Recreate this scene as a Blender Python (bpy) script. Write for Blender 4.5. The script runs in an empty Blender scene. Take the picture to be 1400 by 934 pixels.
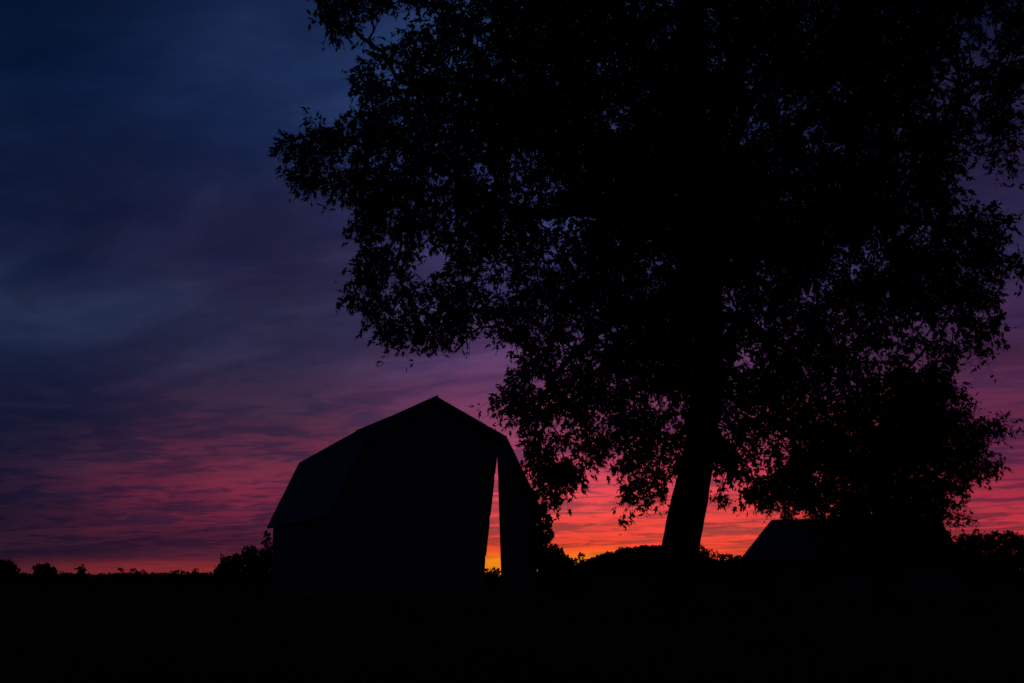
import bpy, math, random
import numpy as np

random.seed(11)
rng = np.random.default_rng(7)
scene = bpy.context.scene
COL = scene.collection

# ------------------------------------------------------------------ camera
EYE = 1.2
FPX = 50.0 / 36.0 * 1400.0
PITCH = math.atan(321.0 / FPX)
cam_data = bpy.data.cameras.new("camera")
cam_data.lens = 50.0
cam_data.sensor_width = 36.0
cam_data.clip_start = 0.1
cam_data.clip_end = 20000.0
cam = bpy.data.objects.new("camera", cam_data)
cam.location = (0, 0, EYE)
cam.rotation_euler = (math.pi / 2 + PITCH, 0, 0)
COL.objects.link(cam)
scene.camera = cam

vs = scene.view_settings
vs.view_transform = 'Standard'
vs.look = 'None'
vs.exposure = 0.0
vs.gamma = 1.0
vs.use_curve_mapping = False
scene.render.engine = 'CYCLES'
scene.cycles.max_bounces = 4
scene.cycles.use_denoising = False

# ------------------------------------------------------------------ dusk sky
world = bpy.data.worlds.new("World")
scene.world = world
world.use_nodes = True
wt = world.node_tree
wt.nodes.clear()


def wn(kind, **kw):
    n = wt.nodes.new(kind)
    for k, v in kw.items():
        setattr(n, k, v)
    return n


def wl(a, b):
    wt.links.new(a, b)


def wmath(op, a, b=None, c=None, clamp=False):
    n = wn('ShaderNodeMath', operation=op)
    n.use_clamp = clamp
    for i, v in enumerate((a, b, c)):
        if v is None:
            continue
        if isinstance(v, (int, float)):
            n.inputs[i].default_value = v
        else:
            wl(v, n.inputs[i])
    return n.outputs[0]


def wsmooth(v, a, b, lo=0.0, hi=1.0, kind='SMOOTHSTEP'):
    n = wn('ShaderNodeMapRange', interpolation_type=kind)
    wl(v, n.inputs['Value'])
    n.inputs['From Min'].default_value = a
    n.inputs['From Max'].default_value = b
    n.inputs['To Min'].default_value = lo
    n.inputs['To Max'].default_value = hi
    return n.outputs['Result']


def wmix(fac, a, b, mode='MIX'):
    n = wn('ShaderNodeMix', data_type='RGBA', blend_type=mode)
    n.clamp_factor = True
    if isinstance(fac, (int, float)):
        n.inputs[0].default_value = fac
    else:
        wl(fac, n.inputs[0])
    for i, v in ((6, a), (7, b)):
        if isinstance(v, tuple):
            n.inputs[i].default_value = (*v, 1)
        else:
            wl(v, n.inputs[i])
    return n.outputs[2]


def lin(c):
    return tuple(((v / 255.0) / 12.92 if v <= 10 else (((v / 255.0) + 0.055) / 1.055) ** 2.4) for v in c)


EL_MAX = 40.0


def wramp(el01, stops):
    n = wn('ShaderNodeValToRGB')
    r = n.color_ramp
    r.interpolation = 'EASE'
    r.interpolation = 'LINEAR'
    stops = sorted(stops)
    while len(r.elements) < len(stops):
        r.elements.new(0.5)
    for e, (d, c) in zip(r.elements, stops):
        e.position = d / EL_MAX
        e.color = (*lin(c), 1)
    wl(el01, n.inputs[0])
    return n.outputs[0]


tc = wn('ShaderNodeTexCoord')
sep = wn('ShaderNodeSeparateXYZ')
wl(tc.outputs['Generated'], sep.inputs[0])
DX, DY, DZ = sep.outputs
el = wmath('MULTIPLY', wmath('ARCSINE', DZ), 57.29578)
az = wmath('MULTIPLY', wmath('ARCTAN2', DX, DY), 57.29578)
azabs = wmath('ABSOLUTE', az)

# gentle warp so that the colour bands are not ruled lines
warp = wn('ShaderNodeTexNoise')
warp.inputs['Scale'].default_value = 5.0
warp.inputs['Detail'].default_value = 3.0
wl(tc.outputs['Generated'], warp.inputs['Vector'])
warpv = wmath('SUBTRACT', warp.outputs['Fac'], 0.5)
el_w = wmath('ADD', el, wmath('MULTIPLY', warpv, wsmooth(el, 1.0, 12.0, 0.6, 6.0, 'LINEAR')))
el01 = wmath('DIVIDE', el_w, EL_MAX, clamp=True)

SKY_LEFT = [(0.0, (96, 34, 44)), (0.4, (86, 30, 44)), (0.65, (46, 23, 42)), (2.4, (46, 25, 48)), (3.6, (46, 27, 52)), (5.5, (34, 28, 54)),
            (8.0, (31, 32, 60)), (10.5, (34, 43, 70)), (12.5, (24, 32, 62)), (15.0, (19, 29, 60)), (19.0, (8, 27, 58)),
            (24.0, (3, 21, 46)), (40.0, (4, 16, 38))]
SKY_MIDLEFT = [(0.0, (160, 48, 46)), (0.42, (152, 46, 48)), (0.7, (84, 30, 50)), (2.0, (112, 34, 60)), (3.0, (124, 38, 64)), (4.2, (104, 42, 66)),
               (6.0, (68, 42, 68)), (8.0, (53, 44, 72)), (10.0, (43, 42, 71)), (12.5, (38, 36, 68)), (15.0, (34, 35, 67)),
               (18.0, (28, 42, 80)), (24.0, (28, 45, 82)), (40.0, (16, 34, 70))]
SKY_SUN = [(0.0, (255, 120, 24)), (0.55, (255, 146, 18)), (0.85, (255, 108, 32)), (1.2, (255, 72, 48)), (2.4, (255, 76, 70)), (3.4, (240, 74, 84)),
           (4.4, (200, 68, 92)), (6.0, (140, 58, 92)), (8.0, (100, 54, 94)), (10.0, (78, 54, 96)), (13.0, (56, 54, 98)),
           (17.0, (42, 50, 96)), (24.0, (36, 56, 98)), (40.0, (18, 36, 74))]
SKY_SUNRIGHT = [(0.0, (255, 88, 36)), (0.8, (255, 74, 46)), (2.4, (250, 72, 68)), (3.4, (232, 70, 82)),
                (4.4, (188, 62, 88)), (6.0, (130, 52, 86)), (8.0, (96, 50, 90)), (10.0, (74, 50, 92)), (13.0, (54, 50, 94)),
                (17.0, (40, 46, 90)), (24.0, (32, 50, 90)), (40.0, (18, 36, 74))]
SKY_RIGHT = [(0.0, (205, 56, 50)), (1.2, (214, 52, 56)), (2.6, (218, 54, 70)), (3.3, (190, 48, 70)), (4.3, (120, 40, 70)), (6.0, (104, 40, 72)),
             (8.0, (80, 38, 70)), (10.5, (52, 36, 70)), (14.0, (40, 34, 66)), (16.5, (42, 30, 62)), (20.0, (24, 28, 58)),
             (24.0, (14, 24, 52)), (40.0, (6, 18, 40))]
c = wmix(wsmooth(az, -20.0, -9.5), wramp(el01, SKY_LEFT), wramp(el01, SKY_MIDLEFT))
c = wmix(wsmooth(az, -9.5, 1.0), c, wramp(el01, SKY_SUN))
c = wmix(wsmooth(az, 3.0, 6.0), c, wramp(el01, SKY_SUNRIGHT))
c = wmix(wsmooth(az, 8.0, 18.5), c, wramp(el01, SKY_RIGHT))

# rippled cloud sheet: the view ray meets a cloud plane, so ripples crowd together towards the horizon
inv = wmath('DIVIDE', 1.0, wmath('ADD', wmath('MAXIMUM', DZ, 0.0), 0.055))
PX = wmath('MULTIPLY', DX, inv)
PY = wmath('MULTIPLY', DY, inv)
ang = math.radians(48)
QX = wmath('ADD', wmath('MULTIPLY', PX, math.cos(ang)), wmath('MULTIPLY', PY, -math.sin(ang)))
QY = wmath('ADD', wmath('MULTIPLY', PX, math.sin(ang)), wmath('MULTIPLY', PY, math.cos(ang)))


def cloud(sx, sy, off, detail, rough, dist):
    comb = wn('ShaderNodeCombineXYZ')
    wl(wmath('MULTIPLY', QX, sx), comb.inputs[0])
    wl(wmath('MULTIPLY', QY, sy), comb.inputs[1])
    comb.inputs[2].default_value = off
    n = wn('ShaderNodeTexNoise')
    n.inputs['Scale'].default_value = 1.0
    n.inputs['Detail'].default_value = detail
    n.inputs['Roughness'].default_value = rough
    n.inputs['Distortion'].default_value = dist
    wl(comb.outputs[0], n.inputs['Vector'])
    return n.outputs['Fac']


fine = cloud(2.9, 4.0, 3.7, 6.0, 0.6, 0.8)
mid = cloud(1.0, 1.5, 9.2, 5.0, 0.55, 0.6)
wide = cloud(0.36, 0.55, 1.4, 3.0, 0.5, 0.2)
mask = wmath('ADD', wmath('ADD', wmath('MULTIPLY', fine, 0.46), wmath('MULTIPLY', mid, 0.36)), wmath('MULTIPLY', wide, 0.18))
shade = wsmooth(mask, 0.44, 0.56)
low = wsmooth(el, 4.0, 10.0, 1.0, 0.38)
near_sun = wsmooth(wmath('ABSOLUTE', wmath('SUBTRACT', az, 4.0)), 3.0, 12.0, 0.80, 0.85)
amount = wmath('MULTIPLY', wmath('MULTIPLY', shade, low), near_sun)
amount = wmath('MULTIPLY', amount, wsmooth(el, 0.5, 1.5, 0.35, 1.0))
shaded = wmix(1.0, c, (0.25, 0.60, 0.86), 'MULTIPLY')
c = wmix(amount, c, shaded)
# grey-blue thinner and thicker places in the high cloud
high = cloud(0.8, 1.5, 21.0, 5.0, 0.58, 0.7)
hv_ = wmath('MULTIPLY', wsmooth(high, 0.36, 0.66, -1.0, 1.0), wsmooth(el, 6.0, 10.0, 0.25, 1.0))
c = wmix(wmath('MAXIMUM', wmath('MULTIPLY', hv_, 0.8), 0.0), c, wmix(1.0, c, (1.35, 1.5, 1.4), 'MULTIPLY'))
c = wmix(wmath('MAXIMUM', wmath('MULTIPLY', hv_, -0.7), 0.0), c, wmix(1.0, c, (0.6, 0.64, 0.72), 'MULTIPLY'))
# faint warm veils higher up
veil = wmath('MULTIPLY', wsmooth(wide, 0.52, 0.68), wsmooth(el, 9.0, 13.0, 0.0, 1.0))
veil = wmath('MULTIPLY', veil, wsmooth(el, 14.0, 19.0, 1.0, 0.15))
c = wmix(wmath('MULTIPLY', veil, 0.34), c, lin((66, 36, 72)))
# broad thick and thin stretches of the whole sheet
broad = cloud(0.16, 0.30, 33.0, 3.0, 0.5, 0.4)
bv = wmath('MULTIPLY', wsmooth(broad, 0.60, 0.38), wsmooth(wmath('ABSOLUTE', wmath('SUBTRACT', az, 5.0)), 6.0, 14.0, 0.15, 0.75))
c = wmix(wmath('MULTIPLY', bv, wsmooth(el, 6.0, 16.0, 1.0, 0.4)), c, wmix(1.0, c, (0.42, 0.66, 0.80), 'MULTIPLY'))
# the sky away from the afterglow
c = wmix(wsmooth(azabs, 24.0, 70.0), c, lin((11, 17, 37)))
c = wmix(wsmooth(el, -1.5, -0.2), lin((8, 7, 9)), c)

nish = wn('ShaderNodeTexSky', sky_type='NISHITA')
nish.sun_disc = False
nish.sun_elevation = math.radians(0.5)
nish.sun_rotation = math.radians(2.5)
bg_dusk = wn('ShaderNodeBackground')
wl(c, bg_dusk.inputs['Color'])
bg_dusk.inputs['Strength'].default_value = 1.0
bg_nish = wn('ShaderNodeBackground')
wl(nish.outputs[0], bg_nish.inputs['Color'])
bg_nish.inputs['Strength'].default_value = 0.0006
addsh = wn('ShaderNodeAddShader')
wl(bg_dusk.outputs[0], addsh.inputs[0])
wl(bg_nish.outputs[0], addsh.inputs[1])
wout = wn('ShaderNodeOutputWorld')
wl(addsh.outputs[0], wout.inputs['Surface'])

sun_data = bpy.data.lights.new("sun", 'SUN')
sun_data.energy = 0.02
sun_data.angle = math.radians(10)
sun_data.color = (1.0, 0.45, 0.25)
sun = bpy.data.objects.new("sun", sun_data)
sun.rotation_euler = (math.radians(89.5), 0, math.radians(180 - 2.5))
sun.location = (0, 0, 40)
COL.objects.link(sun)

# ------------------------------------------------------------------ helpers


def at(x, y, Y):
    """the point at depth Y seen in direction (x, y) of the 1400 x 934 photograph"""
    u = (x - 700.0) / FPX
    v = (467.0 - y) / FPX
    d = (u, math.cos(PITCH) - v * math.sin(PITCH), math.sin(PITCH) + v * math.cos(PITCH))
    k = Y / d[1]
    return np.array((d[0] * k, Y, EYE + d[2] * k))


def at_many(x, y, Y):
    u = (x - 700.0) / FPX
    v = (467.0 - y) / FPX
    dy = math.cos(PITCH) - v * math.sin(PITCH)
    k = Y / dy
    return np.stack([u * k, Y + 0 * u, EYE + (math.sin(PITCH) + v * math.cos(PITCH)) * k], -1)


def mesh_obj(name, verts, faces, m, parent=None, smooth=False):
    me = bpy.data.meshes.new(name)
    if isinstance(faces, np.ndarray):
        nf, k = faces.shape
        verts = np.asarray(verts, dtype=np.float32)
        me.vertices.add(len(verts))
        me.vertices.foreach_set('co', verts.ravel())
        me.loops.add(nf * k)
        me.loops.foreach_set('vertex_index', faces.astype(np.int32).ravel())
        me.polygons.add(nf)
        me.polygons.foreach_set('loop_start', np.arange(0, nf * k, k, dtype=np.int32))
        me.polygons.foreach_set('loop_total', np.full(nf, k, dtype=np.int32))
        me.update(calc_edges=True)
    else:
        me.from_pydata([tuple(map(float, v)) for v in verts], [], faces)
        me.update()
    if smooth:
        me.polygons.foreach_set('use_smooth', np.ones(len(me.polygons), dtype=bool))
    me.materials.append(m)
    o = bpy.data.objects.new(name, me)
    COL.objects.link(o)
    if parent is not None:
        o.parent = parent
    return o


def tag(o, label=None, category=None, group=None, kind=None):
    if label:
        o['label'] = label
    if category:
        o['category'] = category
    if group:
        o['group'] = group
    if kind:
        o['kind'] = kind
    return o


def empty(name, loc, rz=0.0):
    e = bpy.data.objects.new(name, None)
    e.location = tuple(map(float, loc))
    e.rotation_euler = (0, 0, rz)
    e.empty_display_size = 0.5
    COL.objects.link(e)
    return e


class Solid:
    """collects prisms and tubes for one mesh"""

    def __init__(self):
        self.v = []
        self.f = []

    def hexa(self, p):
        b = len(self.v)
        self.v += [tuple(q) for q in p]
        self.f += [tuple(b + i for i in q) for q in
                   ((0, 3, 2, 1), (4, 5, 6, 7), (0, 1, 5, 4), (1, 2, 6, 5), (2, 3, 7, 6), (3, 0, 4, 7))]

    def box(self, x0, x1, y0, y1, z0, z1):
        self.hexa([(x0, y0, z0), (x1, y0, z0), (x1, y1, z0), (x0, y1, z0), (x0, y0, z1), (x1, y0, z1), (x1, y1, z1), (x0, y1, z1)])

    def prism(self, poly, y0, y1):
        """polygon in x,z pushed from y0 to y1"""
        b = len(self.v)
        n = len(poly)
        self.v += [(x, y0, z) for x, z in poly] + [(x, y1, z) for x, z in poly]
        self.f.append(tuple(b + i for i in range(n)))
        self.f.append(tuple(b + n + i for i in reversed(range(n))))
        for i in range(n):
            j = (i + 1) % n
            self.f.append((b + i, b + n + i, b + n + j, b + j))

    def tube(self, pts, rad, sides=6, cap=True):
        pts = [np.asarray(p, float) for p in pts]
        rings = []
        ref = np.array((0.31, 0.83, 0.46))
        for i, p in enumerate(pts):
            d = pts[min(i + 1, len(pts) - 1)] - pts[max(i - 1, 0)]
            d /= np.linalg.norm(d) + 1e-9
            a = np.cross(d, ref)
            a /= np.linalg.norm(a) + 1e-9
            bb = np.cross(d, a)
            r = rad[i]
            b0 = len(self.v)
            for k in range(sides):
                t = 2 * math.pi * k / sides
                self.v.append(tuple(p + r * (math.cos(t) * a + math.sin(t) * bb)))
            rings.append(b0)
        for r0, r1 in zip(rings, rings[1:]):
            for k in range(sides):
                k2 = (k + 1) % sides
                self.f.append((r0 + k, r0 + k2, r1 + k2, r1 + k))
        if cap:
            self.f.append(tuple(rings[-1] + k for k in range(sides)))
            self.f.append(tuple(rings[0] + k for k in reversed(range(sides))))

    def build(self, name, m, parent=None, smooth=False):
        return mesh_obj(name, self.v, self.f, m, parent, smooth)


# ------------------------------------------------------------------ materials


def material(name, c1, c2, scale=4.0, stretch=(1, 1, 1), rough=0.85, bump=0.0, spec=0.25, detail=5.0, dist=0.02):
    m = bpy.data.materials.new(name)
    m.use_nodes = True
    nt = m.node_tree
    bsdf = nt.nodes['Principled BSDF']
    bsdf.inputs['Roughness'].default_value = rough
    bsdf.inputs['Specular IOR Level'].default_value = spec
    t = nt.nodes.new('ShaderNodeTexCoord')
    mp = nt.nodes.new('ShaderNodeMapping')
    mp.inputs['Scale'].default_value = stretch
    nz = nt.nodes.new('ShaderNodeTexNoise')
    nz.inputs['Scale'].default_value = scale
    nz.inputs['Detail'].default_value = detail
    r = nt.nodes.new('ShaderNodeValToRGB')
    r.color_ramp.elements[0].position = 0.32
    r.color_ramp.elements[1].position = 0.68
    r.color_ramp.elements[0].color = (*c1, 1)
    r.color_ramp.elements[1].color = (*c2, 1)
    nt.links.new(t.outputs['Object'], mp.inputs[0])
    nt.links.new(mp.outputs[0], nz.inputs['Vector'])
    nt.links.new(nz.outputs['Fac'], r.inputs[0])
    nt.links.new(r.outputs[0], bsdf.inputs['Base Color'])
    if bump:
        b = nt.nodes.new('ShaderNodeBump')
        b.inputs['Strength'].default_value = bump
        b.inputs['Distance'].default_value = dist
        nt.links.new(nz.outputs['Fac'], b.inputs['Height'])
        nt.links.new(b.outputs[0], bsdf.inputs['Normal'])
    return m


M_BOARD = material('weathered_barn_board', (0.07, 0.064, 0.06), (0.24, 0.22, 0.20), 3.0, (6, 6, 0.25), 0.9, 0.4)
M_TRIM = material('weathered_trim', (0.07, 0.06, 0.055), (0.14, 0.125, 0.11), 5.0, (1, 1, 1), 0.9)
M_SHINGLE = material('old_roof_shingle', (0.085, 0.09, 0.097), (0.185, 0.19, 0.2), 2.2, (1, 1, 1), 0.85, 0.4)
M_STONE = material('field_stone', (0.16, 0.15, 0.14), (0.3, 0.28, 0.26), 2.5, (1, 1, 1.4), 0.9, 0.5)
M_SHEDROOF = material('shed_roof_shingle', (0.04, 0.04, 0.042), (0.075, 0.076, 0.08), 1.5, (1, 1, 1), 0.7, 0.1)
M_BARK = material('maple_bark', (0.035, 0.03, 0.026), (0.085, 0.075, 0.066), 9.0, (1, 1, 0.18), 0.95, 0.8)
M_LEAF = material('maple_leaf', (0.028, 0.05, 0.018), (0.055, 0.085, 0.03), 2.0, (1, 1, 1), 0.7, 0.0, 0.15)
M_LEAF2 = material('dense_tree_leaf', (0.02, 0.04, 0.015), (0.045, 0.07, 0.025), 1.5, (1, 1, 1), 0.75, 0.0, 0.15)
M_LEAFFAR = material('distant_leaf', (0.02, 0.035, 0.015), (0.045, 0.06, 0.025), 0.6, (1, 1, 1), 0.85, 0.0, 0.1)
M_GROUND = material('field_soil', (0.018, 0.022, 0.010), (0.04, 0.045, 0.02), 0.25, (1, 1, 1), 1.0, 0.3, 0.0, 8.0, 0.1)
M_GRASS = material('meadow_grass', (0.04, 0.075, 0.02), (0.10, 0.13, 0.05), 0.5, (1, 1, 1), 0.9, 0.0, 0.05)

# ------------------------------------------------------------------ ground
gx = np.concatenate([np.linspace(-6000, -160, 10), np.linspace(-120, 120, 49), np.linspace(160, 6000, 10)])
gy = np.concatenate([np.linspace(-300, -20, 5), np.linspace(0, 160, 65), np.linspace(190, 9000, 14)])
GX, GY = np.meshgrid(gx, gy)
GZ = 0.05 * np.sin(GX * 0.31 + 1) * np.sin(GY * 0.23) + 0.04 * np.sin(GX * 0.77) * np.sin(GY * 0.61 + 2)
GZ *= np.exp(-((GX / 200) ** 2)) * np.exp(-((GY / 220) ** 2))
gv = np.stack([GX.ravel(), GY.ravel(), GZ.ravel() - 0.06], -1)
ii, jj = np.meshgrid(np.arange(len(gy) - 1), np.arange(len(gx) - 1), indexing='ij')
b0 = (ii * len(gx) + jj).ravel()
gf = np.stack([b0, b0 + 1, b0 + 1 + len(gx), b0 + len(gx)], -1)
tag(mesh_obj('ground', gv, gf, M_GROUND, smooth=True), kind='structure')

# wooded rise on the horizon
HILL_Y = 1500.0
hill_px = [(770, 786), (790, 781), (805, 772), (825, 764), (850, 756), (880, 752), (905, 753), (930, 757), (955, 765), (985, 774), (1030, 780), (1100, 784)]
hxs = np.array([at(x, y, HILL_Y)[0] for x, y in hill_px])
hzs = np.array([at(x, y, HILL_Y)[2] for x, y in hill_px])


def hill_h(x, y):
    return np.interp(x, hxs, hzs, left=0, right=0) * np.exp(-((y - HILL_Y) / 110.0) ** 2)


hx = np.linspace(hxs[0] - 20, hxs[-1] + 20, 70)
hy = np.linspace(HILL_Y - 320, HILL_Y + 320, 40)
HX, HY = np.meshgrid(hx, hy)
hv = np.stack([HX.ravel(), HY.ravel(), hill_h(HX, HY).ravel() - 0.4], -1)
ii, jj = np.meshgrid(np.arange(len(hy) - 1), np.arange(len(hx) - 1), indexing='ij')
b0 = (ii * len(hx) + jj).ravel()
tag(mesh_obj('hill', hv, np.stack([b0, b0 + 1, b0 + 1 + len(hx), b0 + len(hx)], -1), M_GROUND, smooth=True), kind='structure')

# ------------------------------------------------------------------ foliage helpers
LEAF = np.array([(0, 0, 0), (-.24, .20, -.05), (-.14, .32, .02), (-.34, .66, -.12), (-.12, .58, .02), (0, 1.08, -.18),
                 (.12, .58, .02), (.34, .66, -.12), (.14, .32, .02), (.24, .20, -.05)])
LEAF_T = np.array([(0, 2, 1), (2, 4, 3), (4, 6, 5), (0, 4, 2), (0, 6, 4), (0, 8, 6), (6, 8, 7), (0, 9, 8)])
OVAL = np.array([(0, 0, 0), (-.24, .35, .04), (-.18, .72, .02), (0, 1.0, -.1), (.18, .72, .02), (.24, .35, .04)])
OVAL_T = np.array([(0, 2, 1), (0, 3, 2), (0, 4, 3), (0, 5, 4)])


def norm(a):
    return a / (np.linalg.norm(a, axis=-1, keepdims=True) + 1e-9)


def leaf_mesh(pos, tip, size, shape, tris):
    """leaves at pos pointing along tip, normals tilted at random"""
    n = len(pos)
    tip = norm(tip)
    up = norm(np.array((0, 0, 1.0)) + rng.normal(0, 0.75, (n, 3)))
    side = norm(np.cross(tip, up))
    nrm = np.cross(side, tip)
    wl_, wr_ = rng.uniform(0.6, 1.35, (2, n, 1))
    cup = rng.uniform(-0.3, 1.9, (n, 1, 1))
    X = np.where(shape[None, :, 0] < 0, wl_, wr_) * shape[None, :, 0]
    P = (pos[:, None, :] + size[:, None, None] * (
        X[:, :, None] * side[:, None, :] + shape[None, :, 1:2] * tip[:, None, :] + cup * shape[None, :, 2:3] * nrm[:, None, :]))
    F = (np.arange(n)[:, None, None] * len(shape) + tris[None]).reshape(-1, 3)
    return P.reshape(-1, 3), F


def poly_dist(px, py, poly):
    """signed distance (positive inside) to a closed polygon"""
    P = np.array(poly, float)
    Q = np.roll(P, -1, 0)
    d = np.full(px.shape, 1e9)
    ins = np.zeros(px.shape, bool)
    for (x0, y0), (x1, y1) in zip(P, Q):
        ex, ey = x1 - x0, y1 - y0
        t = np.clip(((px - x0) * ex + (py - y0) * ey) / (ex * ex + ey * ey + 1e-9), 0, 1)
        d = np.minimum(d, np.hypot(px - x0 - t * ex, py - y0 - t * ey))
        cr = ((y0 > py) != (y1 > py)) & (px < (x1 - x0) * (py - y0) / (y1 - y0 + 1e-12) + x0)
        ins ^= cr
    return np.where(ins, d, -d)


def smoothpath(pts, rad, step):
    """Catmull-Rom resampling of a limb"""
    pts = [np.asarray(p, float) for p in pts]
    out, ro = [], []
    for i in range(len(pts) - 1):
        p0, p1, p2, p3 = pts[max(i - 1, 0)], pts[i], pts[i + 1], pts[min(i + 2, len(pts) - 1)]
        n = max(2, int(np.linalg.norm(p2 - p1) / step))
        for k in range(n):
            t = k / n
            out.append(0.5 * ((2 * p1) + (p2 - p0) * t + (2 * p0 - 5 * p1 + 4 * p2 - p3) * t * t + (-p0 + 3 * p1 - 3 * p2 + p3) * t ** 3))
            ro.append(rad[i] * (1 - t) + rad[i + 1] * t)
    out.append(pts[-1])
    ro.append(rad[-1])
    return out, ro


def big_tree(root, base, limbs, clumps, axis_xy, leafsize, leaves_per, twiglen, mleaf, sides=8, clear=0.0):
    """limbs: list of (name, path, radii) in world space, the first is the trunk; clumps: (n,3) twig centres.
    Every clump is joined to the nearest wood by a curved branch; leaves sit along twigs round the clump."""
    base = np.asarray(base, float)
    nodes = []
    branch = Solid()
    for nm, path, rad in limbs:
        pts, rr = smoothpath(path, rad, 0.22)
        s = Solid()
        wob = np.cumsum(rng.normal(0, 0.012 if nm == 'limb' else 0.004, (len(pts), 3)), 0)
        wob -= np.linspace(0, 1, len(pts))[:, None] * wob[-1]
        pts = [p + w for p, w in zip(pts, wob)]
        s.tube([p - base for p in pts], [r * rng.uniform(0.98, 1.02) for r in rr], sides if nm == 'limb' else 20)
        s.build(nm, M_BARK, root, True)
        nodes += [p for p in pts if nm == 'limb' or p[2] > clear]
    NP = np.zeros((60000, 3))
    cost = np.zeros(60000)
    n0 = len(nodes)
    NP[:n0] = nodes
    nn = n0
    ax = np.array((*axis_xy, 0.0))
    dmin = np.array([np.min(np.linalg.norm(NP[:n0] - q, axis=1)) for q in clumps])
    order = np.argsort(dmin)
    parent_node = np.full(60000, -1)
    paths = []
    for ci in order:
        q = clumps[ci]
        d = np.linalg.norm(NP[:nn] - q, axis=1) + 0.35 * cost[:nn]
        j = int(np.argmin(d))
        p = NP[j]
        L = np.linalg.norm(q - p)
        k = max(2, int(L / 0.22) + 1)
        bend = np.array((0, 0, rng.uniform(0.02, 0.22) * L)) + rng.normal(0, 0.10 * L, 3)
        idx = [j]
        for t in np.linspace(0, 1, k + 1)[1:]:
            x = p + (q - p) * t + bend * 4 * t * (1 - t) * 0.6 + (rng.normal(0, 0.022, 3) if t < 0.99 else 0)
            NP[nn] = x
            cost[nn] = cost[idx[-1]] + L / k
            parent_node[nn] = idx[-1]
            idx.append(nn)
            nn += 1
        paths.append(idx)
    load = np.zeros(nn)
    for idx in paths:
        load[idx[-1]] += 1
    for i in range(nn - 1, n0 - 1, -1):
        if parent_node[i] >= 0:
            load[parent_node[i]] += load[i]
    for idx in paths:
        rad = [min(0.06, 0.0050 * math.sqrt(load[i] + 0.3)) for i in idx]
        rad[0] = rad[1]
        branch.tube([NP[i] - base for i in idx], rad, 4, False)
    branch.build('branches', M_BARK, root, True)
    # twigs and leaves
    twigs = Solid()
    LP, LT = [], []
    for ci, q in enumerate(clumps):
        out = q - ax
        out[2] = 0
        out = out / (np.linalg.norm(out) + 1e-6)
        nt = rng.integers(3, 6)
        for _ in range(nt):
            d = out * rng.uniform(0.0, 0.9) + rng.normal(0, 0.75, 3) + np.array((0, 0, -0.1))
            d /= np.linalg.norm(d) + 1e-6
            L = twiglen * rng.uniform(0.45, 1.25)
            e1 = q + d * L * 0.55 + np.array((0, 0, 0.02))
            e2 = q + d * L + np.array((0, 0, -0.25 * L * rng.uniform(0.2, 1.2)))
            twigs.tube([q - base, e1 - base, e2 - base], [0.006, 0.0045, 0.0025], 3, False)
            m = max(3, int(leaves_per / nt * rng.uniform(0.7, 1.3)))
            t = rng.uniform(0.15, 1.0, m) ** 0.8
            pos = (q * (1 - t)[:, None] ** 2 + 2 * ((1 - t) * t)[:, None] * (e1 * 2 - 0.5 * q - 0.5 * e2) + e2 * (t ** 2)[:, None])
            pos = pos + rng.normal(0, 0.035, (m, 3))
            sd = rng.normal(0, 0.8, (m, 3))
            LP.append(pos)
            LT.append(d[None] * 0.55 + sd + np.array((0, 0, -0.55)))
    twigs.build('twigs', M_BARK, root)
    LP = np.concatenate(LP)
    LT = np.concatenate(LT)
    V, F = leaf_mesh(LP - base, LT, leafsize * rng.uniform(0.5, 1.3, len(LP)), LEAF, LEAF_T)
    mesh_obj('crown', V, F, mleaf, root)
    print('leaves', len(LP), 'clumps', len(clumps), 'nodes', nn)


def vnoise(p, scale, seed):
    """cheap smooth 3D value noise"""
    q = p * scale + seed * 17.3
    i = np.floor(q).astype(int)
    f = q - i
    f = f * f * (3 - 2 * f)
    out = 0
    for dx in (0, 1):
        for dy in (0, 1):
            for dz in (0, 1):
                h = ((i[:, 0] + dx) * 73856093) ^ ((i[:, 1] + dy) * 19349663) ^ ((i[:, 2] + dz) * 83492791)
                h = (h ^ (h >> 13)) * 1274126177
                r = ((h ^ (h >> 16)) & 0xffff) / 65535.0
                w = (f[:, 0] if dx else 1 - f[:, 0]) * (f[:, 1] if dy else 1 - f[:, 1]) * (f[:, 2] if dz else 1 - f[:, 2])
                out = out + w * r
    return out


def crown_points(poly, Y, n, thick, inset, holes, mingap, thin=None, seed=1, rate=0.55):
    """points through the volume of a crown: its outline, rounded in depth"""
    ppm = 1971.0 / Y
    P = np.array(poly)
    pts = np.zeros((0, 3))
    tries = 0
    grid = {}
    res = []
    while len(res) < n and tries < 60:
        tries += 1
        x = rng.uniform(P[:, 0].min(), P[:, 0].max(), 4000)
        y = rng.uniform(P[:, 1].min(), P[:, 1].max(), 4000)
        d = poly_dist(x, y, poly)
        keep = d > inset
        for hx_, hy_, hr in holes:
            keep &= np.hypot(x - hx_, y - hy_) > hr + inset * 1.1
        T = np.minimum(thick, 0.45 + 1.25 * d / ppm)
        dep = rng.uniform(-1, 1, len(x)) * thick
        keep &= np.abs(dep) < T
        x, y, dep = x[keep], y[keep], dep[keep]
        if thin is not None:
            k2 = rng.uniform(0, 1, len(x)) < thin(x, y)
            x, y, dep = x[k2], y[k2], dep[k2]
        # real-size shape: lateral position belongs to the tree's own plane, depth is its own
        q = at_many(x, y, Y + 0 * x)
        q[:, 1] += dep
        k3 = rng.uniform(0, 1, len(q)) < np.clip((vnoise(q, 0.85, seed) - 0.5) * 2.8 + rate, 0.08, 1)
        for p in q[k3]:
            key = tuple(np.floor(p / mingap).astype(int))
            if grid.get(key, 0) >= 1:
                continue
            grid[key] = 1
            res.append(p)
            if len(res) >= n:
                break
    return np.array(res)


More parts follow.
